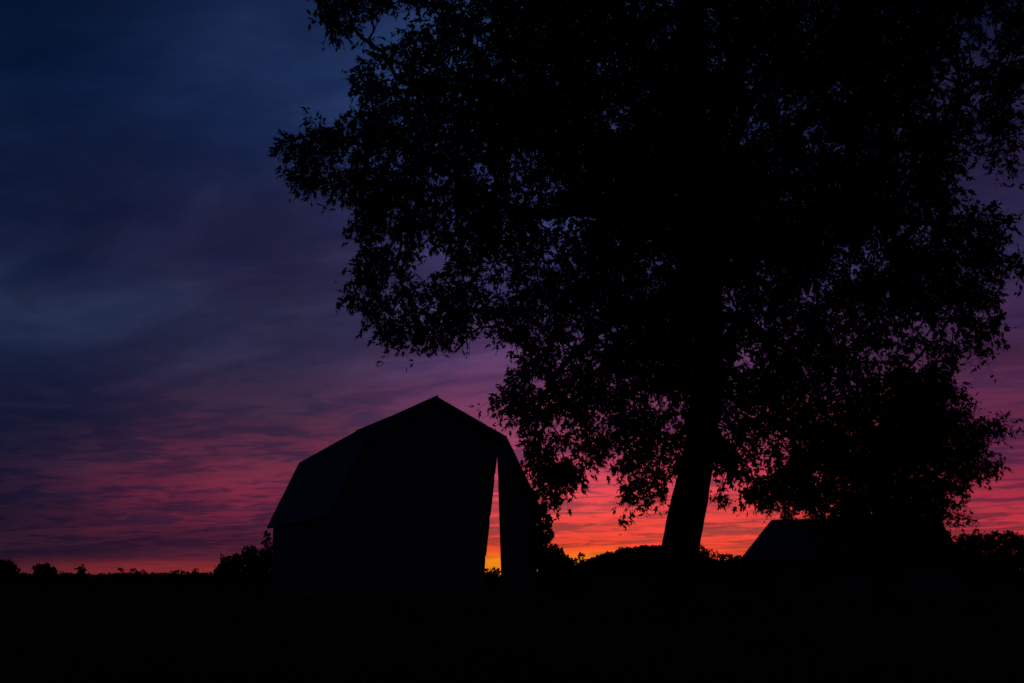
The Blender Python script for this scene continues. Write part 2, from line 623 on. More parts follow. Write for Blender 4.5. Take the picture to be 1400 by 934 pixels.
# ------------------------------------------------------------------ the old barn
TH = math.atan(680.0 / (FPX / math.cos(PITCH)))
AX_G = np.array((math.cos(TH), math.sin(TH), 0))
AX_D = np.array((-math.sin(TH), math.cos(TH), 0))
BARN_Y = 66.0
apex = at(595, 544, BARN_Y)
barn_o = np.array((apex[0], apex[1], 0.0))


def on_front(x, y, t=0.0):
    """where direction (x, y) meets the barn's gable plane, in the barn's own metres"""
    d = at(x, y, 1.0) - np.array((0, 0, EYE))
    o = np.array((0, 0, EYE))
    k = ((barn_o + AX_D * t - o) @ AX_D) / (d @ AX_D)
    p = o + d * k - barn_o
    return p @ AX_G, p[2]


BL = 16.0
A = on_front(595, 544)
KL, KR = on_front(500, 597), on_front(689.5, 598)
ELv, ERv = on_front(447, 706), on_front(742, 707)
barn = empty('barn', barn_o, TH)
tag(barn, 'old wooden gambrel roofed barn with a tall narrow gap torn open in its front wall', 'barn')


def wall_x(z, side):
    """half width of the gable wall at height z, a little inside the roof"""
    pts = [(0.0, (ELv if side < 0 else ERv)[0] - side * 0.30), ((ELv if side < 0 else ERv)[1], (ELv if side < 0 else ERv)[0] - side * 0.30),
           ((KL if side < 0 else KR)[1] - 0.12, (KL if side < 0 else KR)[0] - side * 0.16), (A[1] - 0.16, A[0])]
    return float(np.interp(z, [p[0] for p in pts], [p[1] for p in pts]))


def wall_top(x):
    k = [(ELv[0] + .30, ELv[1] - .02), (KL[0] + .16, KL[1] - .12), (A[0], A[1] - .16), (KR[0] - .16, KR[1] - .12), (ERv[0] - .30, ERv[1] - .02)]
    return float(np.interp(x, [p[0] for p in k], [p[1] for p in k]))


G_TOP = on_front(679.5, 624)
G_L = on_front(661.5, 786)
G_R = on_front(685.5, 786)


def gap_left(z):
    return G_TOP[0] + (G_L[0] - G_TOP[0]) * (G_TOP[1] - z) / (G_TOP[1] - G_L[1])


def gap_right(z):
    return G_TOP[0] + 0.03 + (G_R[0] - G_TOP[0] - 0.03) * (G_TOP[1] - z) / (G_TOP[1] - G_R[1])


BAND_Z = on_front(600, 612)[1]


def gable(name, y_face, hole, flip=1):
    """vertical boards of uneven width nailed on a thin sheathing"""
    s = Solid()
    x = wall_x(0, -1)
    xe = wall_x(0, 1)
    breaks = {0, }
    while x < xe - 0.05:
        w = min(random.uniform(0.19, 0.30), xe - x)
        x1 = x + w - 0.008
        pr = random.uniform(0.0, 0.018)
        lo = 0.25 + random.uniform(-0.12, 0.1)
        y0, y1 = (y_face - 0.03 - pr, y_face + 0.05) if flip > 0 else (y_face - 0.05, y_face + 0.03 + pr)
        ta, tb = wall_top(x), wall_top(x1)
        tm = wall_top((x + x1) / 2)
        if not hole:
            s.prism([(x, lo), (x1, lo), (x1, tb), ((x + x1) / 2, tm), (x, ta)], y0, y1)
        else:
            # below the break of the gable, split round the torn gap
            zt = [G_TOP[1]]
            def piece(xa, xb, za, zb_a, zb_b):
                if xb - xa > 0.004:
                    s.prism([(xa, za), (xb, za), (xb, zb_b), (xa, zb_a)], y0, y1)
            if x1 < G_L[0] - 0.25 or x > G_R[0] + 0.25:
                s.prism([(x, lo), (x1, lo), (x1, tb), ((x + x1) / 2, tm), (x, ta)], y0, y1)
            else:
                # cut in slices
                zs = [lo] + list(np.linspace(lo + 0.2, G_TOP[1], 24))
                for za, zb in zip(zs, zs[1:]):
                    la, lb = gap_left(za), gap_left(zb)
                    ra, rb = gap_right(za), gap_right(zb)
                    if x < max(la, lb):
                        q = [(x, za), (min(x1, la), za), (min(x1, lb), zb), (x, zb)]
                        if min(x1, la) > x + .003 and min(x1, lb) > x + .003:
                            s.prism(q, y0, y1)
                    if x1 > min(ra, rb):
                        q = [(max(x, ra), za), (x1, za), (x1, zb), (max(x, rb), zb)]
                        if max(x, ra) < x1 - .003 and max(x, rb) < x1 - .003:
                            s.prism(q, y0, y1)
                s.prism([(x, G_TOP[1]), (x1, G_TOP[1]), (x1, tb), ((x + x1) / 2, tm), (x, ta)], y0, y1)
        x += w
    # sheathing behind the joints, outside the gap
    bx0, bx1 = (y_face + 0.052, y_face + 0.075) if flip > 0 else (y_face - 0.075, y_face - 0.052)
    zl = np.linspace(0.3, A[1] - 0.3, 40)
    if hole:
        zz = [z for z in zl if z < G_TOP[1]] + [G_TOP[1]]
        for za, zb in zip(zz, zz[1:]):
            s.prism([(wall_x(za, -1) + .02, za), (gap_left(za) - .02, za), (gap_left(zb) - .02, zb), (wall_x(zb, -1) + .02, zb)], bx0, bx1)
            s.prism([(gap_right(za) + .02, za), (wall_x(za, 1) - .02, za), (wall_x(zb, 1) - .02, zb), (gap_right(zb) + .02, zb)], bx0, bx1)
        z = G_TOP[1]
        s.prism([(wall_x(z, -1) + .02, z), (wall_x(z, 1) - .02, z), (KR[0] - .2, KR[1] - .16), (A[0], A[1] - .24), (KL[0] + .2, KL[1] - .16)], bx0, bx1)
    else:
        s.prism([(wall_x(0, -1) + .02, .3), (wall_x(0, 1) - .02, .3), (ERv[0] - .33, ERv[1]), (KR[0] - .2, KR[1] - .16), (A[0], A[1] - .24), (KL[0] + .2, KL[1] - .16), (ELv[0] + .33, ELv[1])], bx0, bx1)
    return s.build(name, M_BOARD, barn)


gable('front_wall', 0.0, True)['label'] = 'front gable wall of upright boards with a tapering gap'
gable('rear_wall', BL, False, -1)
band = Solid()
for i in range(9):
    xa = wall_x(BAND_Z, -1) + 0.1 + i * (KR[0] - KL[0] - .1) / 9
    band.box(xa, xa + (KR[0] - KL[0] - .1) / 9 - 0.01, -0.075, -0.05, BAND_Z - .07 + random.uniform(-.01, .01), BAND_Z + .06)
band.build('trim_board', M_TRIM, barn)


def side_wall(name, side, spans):
    s = Solid()
    xw = wall_x(1.0, side)
    for y0, y1 in spans:
        y = y0
        while y < y1 - .05:
            w = min(random.uniform(.19, .30), y1 - y)
            pr = random.uniform(0, .018)
            xa, xb = (xw - pr, xw + .06) if side < 0 else (xw - .06, xw + pr)
            s.box(xa, xb, y, y + w - .008, .5 + random.uniform(-.06, .06), (ELv if side < 0 else ERv)[1] + .25)
            y += w
        xa, xb = (xw + .062, xw + .08) if side < 0 else (xw - .08, xw - .062)
        s.box(xa, xb, y0 + .02, y1 - .02, .5, (ELv if side < 0 else ERv)[1] + .2)
    s.build(name, M_BOARD, barn)


side_wall('side_wall', -1, [(.08, BL - .08)])
side_wall('side_wall', 1, [(.08, .85)])
side_wall('side_wall', 1, [(11.6, BL - .08)])
# stone footing
for side, y0, y1 in ((-1, -.1, BL + .1), (1, -.1, .95), (1, 11.4, BL + .1)):
    s = Solid()
    xw = wall_x(1.0, side)
    y = y0
    while y < y1 - .05:
        w = min(random.uniform(.3, .7), y1 - y)
        s.box(xw - .2 + random.uniform(-.03, .03), xw + .2 + random.uniform(-.03, .03), y, y + w - .02, -.3, .25)
        s.box(xw - .18 + random.uniform(-.03, .03), xw + .18 + random.uniform(-.03, .03), y, y + w - .02, .26, .47)
        y += w
    s.build('stone_footing', M_STONE, barn)


def slope(name, p0, p1, spans, out):
    """one pitch of the roof: p0 lower, p1 upper edge in the gable plane; overlapping shingle courses"""
    s = Solid()
    p0, p1 = np.array(p0), np.array(p1)
    d = p1 - p0
    L = np.linalg.norm(d)
    d /= L
    n = np.array((-d[1], d[0])) * out
    rows = int(L / 0.19)
    for y0, y1 in spans:
        q = [p0, p1, p1 - n * .10, p0 - n * .10]
        s.prism([tuple(v) for v in (q if out > 0 else q)], y0, y1)
        for r in range(rows):
            a = p0 + d * (L * r / rows)
            b = p0 + d * (L * (r + 1) / rows)
            y = y0
            while y < y1 - .02:
                w = min(random.uniform(.5, 1.6), y1 - y)
                h = random.uniform(.022, .036)
                if random.random() > 0.015:
                    s.prism([tuple(a + n * .003), tuple(b + n * .003), tuple(b + n * .009), tuple(a + n * h)], y + .004, y + w)
                y += w
    return s.build(name, M_SHINGLE, roof)


rf = Solid()
rf.tube([(A[0], -.32, A[1] + .02), (A[0], BL * .5, A[1] - .03), (A[0], BL + .32, A[1] + .0)], [.07, .07, .07], 6)
roof = rf.build('roof', M_TRIM, barn)
OV = .32
slope('roof_slope', ELv, KL, [(-OV, BL + OV)], 1)
slope('roof_slope', KL, A, [(-OV, BL + OV)], 1)
slope('roof_slope', KR, A, [(-OV, BL + OV)], -1)
slope('roof_slope', ERv, KR, [(-OV, .85)], -1)
slope('roof_slope', ERv, KR, [(11.6, BL + OV)], -1)
# rake boards on the front gable edge
for pa, pb in ((ELv, KL), (KL, A), (A, KR), (KR, ERv)):
    s = Solid()
    pa, pb = np.array(pa), np.array(pb)
    d = (pb - pa) / np.linalg.norm(pb - pa)
    n = np.array((d[1], -d[0]))
    s.prism([tuple(pa + d * .03 + n * .012), tuple(pb - d * .03 + n * .012), tuple(pb - d * .03 + n * .22), tuple(pa + d * .03 + n * .22)], -OV - .03, -OV + .0)
    s.build('rake_board', M_TRIM, barn)
# frame timbers inside
s = Solid()
s.box(KR[0] - .34, KR[0] - .12, .1, BL - .1, KR[1] - .42, KR[1] - .2)
s.build('purlin', M_TRIM, barn)
s = Solid()
s.box(KL[0] + .14, KL[0] + .36, .1, BL - .1, KL[1] - .42, KL[1] - .2)
s.build('purlin', M_TRIM, barn)
for yy in (11.7, BL - .4):
    s = Solid()
    s.box(KR[0] - .36, KR[0] - .12, yy - .12, yy + .12, 0, KR[1] - .43)
    s.build('post', M_TRIM, barn)
for yy in (.3, 5.5, 10.7, BL - .4):
    s = Solid()
    s.box(KL[0] + .13, KL[0] + .37, yy - .12, yy + .12, 0, KL[1] - .43)
    s.build('post', M_TRIM, barn)
# a loose board at the far left eave
s = Solid()
s.hexa([(ELv[0] + .1, BL - .1, ELv[1] - .55), (ELv[0] + .2, BL - .1, ELv[1] - .6), (ELv[0] - .3, BL + .1, ELv[1] - .95), (ELv[0] - .36, BL + .1, ELv[1] - .88),
        (ELv[0] + .1, BL + .1, ELv[1] - .5), (ELv[0] + .2, BL + .1, ELv[1] - .55), (ELv[0] - .3, BL + .2, ELv[1] - .9), (ELv[0] - .36, BL + .2, ELv[1] - .83)])
s.build('loose_board', M_TRIM, barn)

# ------------------------------------------------------------------ low shed under the second tree
SH_Y = 52.0
e0 = at(1013, 764, SH_Y)
r0w = at(1055, 711, SH_Y + 2.0)
span = r0w - e0
sdir = np.array((span[0], span[1], 0.0))
half = np.linalg.norm(sdir)
sdir /= half
sx_ = np.array((sdir[1], -sdir[0], 0.0))
rot = math.atan2(sx_[1], sx_[0])
shed = empty('shed', (e0[0], e0[1], 0), rot)
tag(shed, 'low dark shed with a plain gable roof half hidden under the right hand tree', 'shed')
SW, EH, RH = 6.4, e0[2], r0w[2]
for ya, yb in ((.30, .36), (2 * half - .36, 2 * half - .30)):
    s = Solid()
    xa = 0.3
    while xa < SW - .35:
        w = min(random.uniform(.2, .3), SW - .3 - xa)
        s.box(xa, xa + w - .008, ya, yb, -.1, EH + .1)
        xa += w
    s.build('wall', M_BOARD, shed)
for xa in (.3, SW - .36):
    s = Solid()
    b = len(s.v)
    prof = [(.37, -.1), (2 * half - .37, -.1), (2 * half - .37, EH + .1), (half, RH - .12), (.37, EH + .1)]
    s.v += [(xa, y, z) for y, z in prof] + [(xa + .06, y, z) for y, z in prof]
    s.f += [(4, 3, 2, 1, 0), (5, 6, 7, 8, 9)] + [(i, (i + 1) % 5, 5 + (i + 1) % 5, 5 + i) for i in range(5)]
    s.build('wall', M_BOARD, shed)
for k, (ya, yb) in enumerate(((0, half), (2 * half, half))):
    s = Solid()
    L = math.hypot(half, RH - EH)
    dy, dz = (yb - ya) / L, (RH - EH) / L
    ny, nz = (-dz, abs(dy)) if yb > ya else (dz, abs(dy))
    for i in range(14):
        a_, b_ = L * i / 14, L * (i + 1) / 14
        xa = 0.0
        while xa < SW - .02:
            w = min(random.uniform(.6, 1.6), SW - xa)
            p = [(ya + dy * a_, EH + dz * a_), (ya + dy * b_, EH + dz * b_)]
            h = random.uniform(.02, .034)
            s.hexa([(xa, p[0][0] - ny * .08, p[0][1] - nz * .08), (xa + w - .003, p[0][0] - ny * .08, p[0][1] - nz * .08),
                    (xa + w - .003, p[0][0] + ny * h, p[0][1] + nz * h), (xa, p[0][0] + ny * h, p[0][1] + nz * h),
                    (xa, p[1][0] - ny * .08, p[1][1] - nz * .08), (xa + w - .003, p[1][0] - ny * .08, p[1][1] - nz * .08),
                    (xa + w - .003, p[1][0] + ny * .006, p[1][1] + nz * .006), (xa, p[1][0] + ny * .006, p[1][1] + nz * .006)])
            xa += w
    s.build('roof', M_SHEDROOF, shed)
s = Solid()
s.box(SW * .35, SW * .35 + .9, .27, .298, 0, 1.9)
door = s.build('door', M_TRIM, shed)
s = Solid()
s.box(SW * .35 + .08, SW * .35 + .12, .23, .268, .9, 1.05)
s.build('handle', M_TRIM, door)

# ------------------------------------------------------------------ the big maple
TY = 26.0
MAPLE = [(418, -60), (432, 12), (440, 62), (472, 50), (498, 70), (506, 30), (540, 0), (600, 10), (606, 30), (556, 46), (506, 64), (492, 100), (480, 122), (500, 156), (470, 160),
         (440, 168), (378, 182), (392, 208), (392, 244), (416, 272), (450, 264), (482, 280), (500, 292), (470, 308), (492, 344), (486, 382),
         (470, 404), (480, 434), (512, 442), (518, 468), (546, 490), (572, 472), (596, 482), (622, 462), (650, 480), (662, 436), (680, 474), (718, 482),
         (702, 510), (684, 530), (666, 550), (660, 582), (692, 566), (712, 602), (728, 634), (742, 682), (756, 696), (788, 698), (786, 666),
         (812, 656), (832, 640), (846, 652), (830, 658), (856, 700), (880, 704), (918, 694), (925, 665), (975, 640), (966, 690), (986, 718), (998, 668), (1014, 694), (1034, 698),
         (1060, 690), (1100, 660), (1160, 640), (1240, 620), (1296, 590), (1316, 548), (1298, 508), (1320, 498), (1388, 522), (1344, 480), (1370, 468), (1362, 424), (1378, 414),
         (1350, 366), (1412, 394), (1408, 340), (1366, 340), (1390, 290), (1330, 290), (1290, 258), (1322, 222), (1300, 196), (1340, 190), (1376, 244), (1404, 262),
         (1392, 205), (1380, 150), (1404, 120), (1440, 40), (1450, -80), (1400, -230), (1280, -360), (1100, -440), (920, -450), (740, -410), (580, -300), (470, -170)]
HOLES = [(596, 352, 5), (684, 396, 6), (994, 160, 10), (963, 132, 7), (1094, 246, 12), (898, 370, 9), (992, 430, 12), (1330, 205, 14), (1300, 100, 8),
         (835, 98, 7), (540, 40, 18), (562, 22, 14), (516, 60, 12), (1185, 70, 6), (838, 630, 5), (1000, 655, 6),
         (740, 250, 6), (640, 130, 7), (860, 130, 6), (1060, 50, 7), (985, 255, 6), (1120, 400, 8), (1200, 330, 7), (1040, 470, 8), (1286, 108, 7), (1310, 150, 9), (1352, 30, 8)]
base = at(925, 788, TY)
base = np.array((base[0], TY, 0.0))
maple = empty('maple_tree', base)
tag(maple, 'large leafy maple with a leaning trunk and branches overhanging the barn', 'tree')


def tp(x, y, dy=0.0):
    p = at(x, y, TY)
    return np.array((p[0], p[1] + dy, p[2]))


def pr(w):
    return w / 2.0 / (1971.0 / TY)


trunk_path = [(base[0] - .26, TY, -.25), (base[0] - .2, TY, .35), tp(930, 752), tp(939.5, 700), tp(955, 620), tp(962, 560), tp(967, 480), tp(966, 420),
              tp(957, 350), tp(950, 280), tp(946, 200), tp(947, 110), tp(950, 0), tp(958, -130, .2), tp(950, -280, .3)]
trunk_rad = [pr(84), pr(66), pr(53), pr(51.5), pr(44), pr(43), pr(41), pr(42), pr(50), pr(54), pr(44), pr(34), pr(26), pr(17), pr(8)]
limbs = [('trunk', trunk_path, trunk_rad),
         ('limb', [tp(962, 300), tp(972, 215, -.2), tp(990, 150, -.5), tp(1006, 60, -.9), tp(1040, -60, -1.2), tp(1070, -200, -1.4)], [pr(26), pr(26), pr(22), pr(17), pr(12), pr(5)]),
         ('limb', [tp(944, 350), tp(880, 318, -.3), tp(800, 305, -.7), tp(720, 312, -1.0), tp(660, 286, -1.2), tp(596, 250, -1.3), tp(530, 214, -1.3)], [pr(30), pr(24), pr(19), pr(15), pr(11), pr(7), pr(3)]),
         ('limb', [tp(940, 320), tp(880, 230, .4), tp(800, 160, .9), tp(700, 110, 1.3), tp(620, 84, 1.5)], [pr(30), pr(22), pr(17), pr(11), pr(4)]),
         ('limb', [tp(944, 250), tp(890, 120, -.5), tp(830, 20, -.8), tp(760, -90, -1.0), tp(690, -190, -1.0)], [pr(26), pr(18), pr(14), pr(9), pr(4)]),
         ('limb', [tp(964, 330), tp(1030, 255, .5), tp(1090, 228, 1.0), tp(1170, 214, 1.5), tp(1260, 170, 1.8), tp(1350, 120, 2.0)], [pr(28), pr(20), pr(17), pr(13), pr(9), pr(4)]),
         ('limb', [tp(968, 400), tp(1040, 345, -.6), tp(1120, 320, -1.2), tp(1210, 330, -1.6), tp(1285, 350, -1.8)], [pr(22), pr(17), pr(14), pr(9), pr(3)]),
         ('limb', [tp(952, 390), tp(900, 400, .6), tp(830, 430, 1.2), tp(770, 490, 1.5), tp(730, 560, 1.6)], [pr(20), pr(15), pr(11), pr(8), pr(4)]),
         ('limb', [tp(968, 430), tp(1030, 430, .8), tp(1110, 470, 1.4), tp(1190, 500, 1.7), tp(1270, 500, 1.8)], [pr(18), pr(13), pr(10), pr(7), pr(3)]),
         ('limb', [tp(955, 340), tp(930, 260, 1.2), tp(900, 170, 2.4), tp(880, 60, 3.0), tp(850, -80, 3.2)], [pr(26), pr(20), pr(15), pr(10), pr(4)]),
         ('limb', [tp(957, 350), tp(975, 280, -1.2), tp(1000, 200, -2.4), tp(1080, 110, -3.0), tp(1150, 0, -3.2)], [pr(26), pr(19), pr(14), pr(10), pr(4)])]


def thin_maple(x, y):
    # fewer twigs above the picture and in the airy lower right of the crown
    t = np.where(y < -40, 0.3, 1.0)
    t = np.where((x > 985) & (x < 1180) & (y > 330) & (y < 620), 0.7, t)
    t = np.where((x < 700) & (y > 230), 0.9, t)
    t = np.where(x < 500, 0.6, t)
    t = np.where((x > 1060) & (y > 430), 1.0, t)
    return t


clumps = crown_points(MAPLE, TY, 7800, 3.4, 18, HOLES, 0.25, thin_maple, 1, 1.0)
rim = crown_points(MAPLE, TY, 760, 0.9, 11, HOLES, 0.30, lambda x, y: ((poly_dist(x, y, MAPLE) < 28) & (y > -60)).astype(float), 2, 1.2)
clumps = np.concatenate([clumps, rim])
big_tree(maple, base, limbs, clumps, (base[0] + .4, TY), 0.142, 25, 0.38, M_LEAF, 8, 4.3)

# ------------------------------------------------------------------ second tree, by the shed
T2 = 44.0
TREE2 = [(1040, 702), (1044, 672), (1062, 640), (1086, 612), (1110, 580), (1146, 545), (1190, 515), (1240, 500), (1284, 512), (1330, 545), (1356, 562), (1388, 566), (1380, 612), (1346, 604),
         (1356, 622), (1370, 640), (1364, 656), (1330, 668), (1326, 690), (1334, 726), (1300, 745), (1302, 784), (1120, 788), (1098, 762), (1090, 722), (1062, 714)]
base2 = at(1205, 788, T2)
base2 = np.array((base2[0], T2, 0.0))
tree2 = empty('dense_tree', base2)
tag(tree2, 'dense rounded tree standing over the low shed at the right', 'tree')


def tq(x, y, dy=0.0):
    p = at(x, y, T2)
    return np.array((p[0], p[1] + dy, p[2]))


limbs2 = [('trunk', [(base2[0], T2, -.2), (base2[0] + .02, T2, .6), tq(1204, 740), tq(1200, 690), tq(1206, 630), tq(1212, 560)], [.34, .26, .22, .18, .12, .05]),
          ('limb', [tq(1203, 720), tq(1150, 680, .4), tq(1090, 660, .6)], [.13, .09, .03]),
          ('limb', [tq(1202, 700), tq(1270, 650, -.5), tq(1335, 620, -.8)], [.13, .09, .03]),
          ('limb', [tq(1202, 690), tq(1190, 630, -1.2), tq(1150, 590, -1.6)], [.12, .08, .03]),
          ('limb', [tq(1203, 710), tq(1260, 700, .8), tq(1315, 700, 1.2)], [.12, .08, .03])]
clumps2 = crown_points(TREE2, T2, 1500, 2.6, 12, [(1250, 640, 5), (1310, 690, 6), (1130, 640, 5), (1290, 720, 6)], 0.34, None, 5, 0.75)
big_tree(tree2, base2, limbs2, clumps2, (base2[0], T2), 0.155, 28, 0.48, M_LEAF2, 7)

# ------------------------------------------------------------------ shrubs, vine and far trees built from leafy blobs


def leafy(name, label, category, group, Y, bx, blobs, n, leafpx, stem_px=4.0, mat_=None, crown_name='crown', stem_name='trunk', sprigs=0):
    b = at(bx, 788, Y)
    b = np.array((b[0], Y, 0.0))
    root = empty(name, b)
    tag(root, label, category, group)
    ppm = 1971.0 / Y
    s = Solid()
    area = sum(q[2] * q[3] for q in blobs)
    LPs, LTs = [], []
    zb = max(at(bx, max(q[1] for q in blobs), Y)[2] * .5, .3)
    fork = np.array((b[0], Y, zb))
    s.tube([b - b + np.array((0, 0, -.2)), (fork - b) * .6, fork - b], [stem_px / ppm * .6, stem_px / ppm * .5, stem_px / ppm * .42], 7)
    for (x, y, rx, ry) in blobs:
        c_ = at(x, y, Y)
        c_[1] += rng.uniform(-.4, .4) * rx / ppm
        mid_ = (fork + c_) / 2 + rng.normal(0, .05, 3) * rx / ppm
        s.tube([fork - b, mid_ - b, c_ - b], [stem_px / ppm * .35, stem_px / ppm * .25, stem_px / ppm * .1], 5)
        m = max(30, int(n * rx * ry / area))
        k = max(5, m // 14)
        d = norm(rng.normal(0, 1, (k, 3)))
        R = rng.uniform(.3, 1.0, k) ** .5
        cen = c_ + d * R[:, None] * np.array((rx, (rx + ry) / 2, ry)) / ppm
        for q in cen[::3]:
            s.tube([c_ - b, q - b], [stem_px / ppm * .08, stem_px / ppm * .03], 3, False)
        which = rng.integers(0, k, m)
        pos = cen[which] + rng.normal(0, .13, (m, 3)) * (rx + ry) / 2 / ppm
        LPs.append(pos)
        LTs.append(d[which] * .7 + rng.normal(0, .7, (m, 3)))
        for _ in range(sprigs):
            dd = norm(np.array((rng.normal(0, .9), rng.normal(0, .9), rng.uniform(.2, 1.3))))
            L = rng.uniform(1.0, 1.7) * (rx + ry) / 2 / ppm
            s.tube([c_ - b, c_ + dd * L - b], [.5 / ppm, .25 / ppm], 3, False)
            t = rng.uniform(.6, 1.0, 7)
            LPs.append(c_ + dd * L * t[:, None])
            LTs.append(dd + rng.normal(0, .8, (7, 3)))
    s.build(stem_name, M_BARK, root, True)
    P_, T_ = np.concatenate(LPs), np.concatenate(LTs)
    V, F = leaf_mesh(P_ - b, T_, leafpx / ppm * rng.uniform(.6, 1.3, len(P_)), OVAL, OVAL_T)
    mesh_obj(crown_name, V, F, mat_ or M_LEAFFAR, root)
    return root


GS = 'shrubs beside the barn'
leafy('shrub', 'low rounded shrub at the far left end of the clump beside the barn', 'shrub', GS, 90, 309, [(303, 778, 9, 8), (314, 772, 11, 12), (310, 784, 16, 10)], 1500, 5, 4, M_LEAF2, 'foliage', 'stem', 1)
leafy('shrub', 'taller shrub with an upright sprig on top left of the barn', 'shrub', GS, 88, 337, [(332, 768, 13, 13), (340, 762, 9, 9), (336, 782, 20, 14), (340, 752, 7, 4)], 2200, 5, 4, M_LEAF2, 'foliage', 'stem', 2)
leafy('shrub', 'bushy shrub growing against the rear left corner of the barn', 'shrub', GS, 86, 361, [(357, 767, 14, 12), (370, 764, 12, 12), (362, 782, 22, 16)], 2200, 5, 4, M_LEAF2, 'foliage', 'stem', 1)
leafy('shrub', 'dark rounded shrub at the foot of the barn below the climbing vine', 'shrub', GS, 68, 764, [(748, 772, 14, 18), (758, 768, 13, 15), (771, 775, 12, 12), (764, 790, 28, 16)], 6000, 6, 4, M_LEAF2, 'foliage', 'stem', 1)
leafy('shrub', 'small shrub seen through the gap in the barn wall', 'shrub', None, 100, 675, [(675, 787, 9, 9), (669, 791, 8, 8), (682, 789, 8, 8)], 900, 4, 3, M_LEAF2, 'foliage', 'stem', 1)
leafy('climbing_vine', 'leafy climbing vine spilling over the right edge of the barn', 'vine', None, 67.4, 743,
      [(739, 697, 5, 8), (743, 715, 8, 10), (747, 732, 7, 9), (744, 748, 8, 11), (744, 766, 10, 14), (736, 742, 8, 26)], 2400, 6, 2, M_LEAF2, 'foliage', 'stem', 2)
leafy('climbing_vine', 'small sprig of vine showing on the left eave of the barn', 'vine', None, 82.0, 366,
      [(366, 733, 3, 4), (367, 745, 3, 5), (370, 757, 4, 7)], 150, 5, 1, M_LEAF2, 'foliage', 'stem', 1)

leafy('shrub', 'low shrub filling the corner under the left eave of the shed', 'shrub', None, 51, 1018, [(1012, 775, 9, 10), (1022, 774, 10, 10), (1034, 778, 10, 10), (1018, 790, 22, 16)], 4500, 5, 4, M_LEAF2, 'foliage', 'stem', 0)

GF = 'small trees along the far left horizon'
leafy('field_tree', 'bushy tree cut by the left edge of the photo on the horizon', 'tree', GF, 210, 6, [(6, 778, 13, 10), (13, 776, 7, 5), (4, 774, 6, 6), (21, 780, 4, 3), (8, 789, 13, 9)], 2600, 4, 3, None, 'crown', 'trunk', 2)
leafy('field_tree', 'ragged tree with spreading spiky boughs on the far left horizon', 'tree', GF, 210, 60, [(60, 782, 11, 7), (51, 778, 5, 3.5), (61, 776, 5, 4), (69, 779, 4, 3), (73, 784, 4, 4), (60, 790, 13, 8)], 2400, 4, 3, None, 'crown', 'trunk', 4)
leafy('field_tree', 'slim tree with a single tuft on its thin stem on the far left horizon', 'tree', GF, 210, 111, [(112, 779, 4.5, 4), (110, 785, 3, 5), (110, 791, 9, 5)], 900, 3.5, 2, None, 'crown', 'trunk', 2)
leafy('field_tree', 'low dome shaped tree between the ragged tree and the slim one', 'tree', GF, 240, 92, [(92, 790, 7, 5), (84, 792, 5, 4)], 500, 3.5, 2, None, 'crown', 'trunk', 0)
leafy('field_tree', 'low scrubby tree between the left edge bush and the ragged tree', 'tree', GF, 240, 34, [(30, 790, 7, 4), (40, 791, 6, 3), (35, 793, 10, 5)], 500, 3.5, 2, None, 'crown', 'trunk', 1)
leafy('field_tree', 'thin sapling pair with bare forked tops rising over the far hedge', 'tree', GF, 230, 172, [(165, 780, 3, 2.5), (184, 781, 4, 2), (172, 789, 12, 5)], 350, 3, 2, None, 'crown', 'trunk', 4)
leafy('field_tree', 'rounded low tree on the far hedge, between the saplings and the barn', 'tree', GF, 260, 242, [(242, 785, 9, 4), (242, 791, 12, 5)], 600, 3.5, 2, None, 'crown', 'trunk', 0)
leafy('field_tree', 'little pointed tree on the far hedge nearest to the barn shrubs', 'tree', GF, 250, 269, [(269, 783, 3, 4), (264, 787, 4, 3), (270, 791, 9, 5)], 450, 3.5, 2, None, 'crown', 'trunk', 2)

GM = 'small trees between the barn and the shed'
leafy('copse_tree', 'round topped tree standing clear of the wooded rise near the barn', 'tree', GM, 230, 785, [(784, 769, 6, 5), (787, 774, 7, 6), (786, 785, 10, 8)], 900, 3.5, 2.5, None, 'crown', 'trunk', 1)
leafy('copse_tree', 'thin topped tree touching the left end of the wooded rise', 'tree', GM, 250, 798, [(796, 763, 4, 5), (800, 770, 7, 7), (798, 784, 10, 9)], 900, 3.5, 2, None, 'crown', 'trunk', 1)
leafy('copse_tree', 'tallest copse tree, touching the right side of the maple trunk', 'tree', GM, 230, 958, [(957, 754, 7, 8), (963, 762, 8, 9), (959, 778, 13, 12)], 1500, 3.5, 2.5, None, 'crown', 'trunk', 1)
leafy('copse_tree', 'airy copse tree showing sky through its crown, second from the maple trunk', 'tree', GM, 230, 977, [(972, 759, 6, 6), (981, 761, 6, 5), (977, 772, 9, 6), (976, 785, 12, 8)], 800, 3.5, 2.5, None, 'crown', 'trunk', 1)
leafy('copse_tree', 'low copse tree next to the corner of the shed roof', 'tree', GM, 230, 1003, [(992, 764, 7, 5), (1002, 766, 7, 5), (1011, 766, 6, 5), (1003, 780, 18, 14)], 3200, 3.5, 2.5, None, 'crown', 'trunk', 1)
GR = 'trees at the far right'
leafy('hedge_tree', 'rounded tree right of the dense shed tree, first of the far right row', 'tree', GR, 150, 1322, [(1322, 741, 13, 10), (1318, 756, 16, 16), (1310, 776, 32, 17)], 8000, 4, 3, None, 'crown', 'trunk', 1)
leafy('hedge_tree', 'broad low tree in the middle of the far right row', 'tree', GR, 150, 1352, [(1345, 740, 12, 9), (1360, 739, 11, 10), (1352, 757, 22, 17), (1352, 778, 24, 16)], 7000, 4, 3, None, 'crown', 'trunk', 1)
leafy('hedge_tree', 'tallest tree of the far right row, at the edge of the photo', 'tree', GR, 150, 1386, [(1380, 737, 11, 9), (1394, 742, 12, 9), (1388, 757, 20, 17), (1388, 778, 24, 16)], 7000, 4, 3, None, 'crown', 'trunk', 1)

# far woods that read as one mass


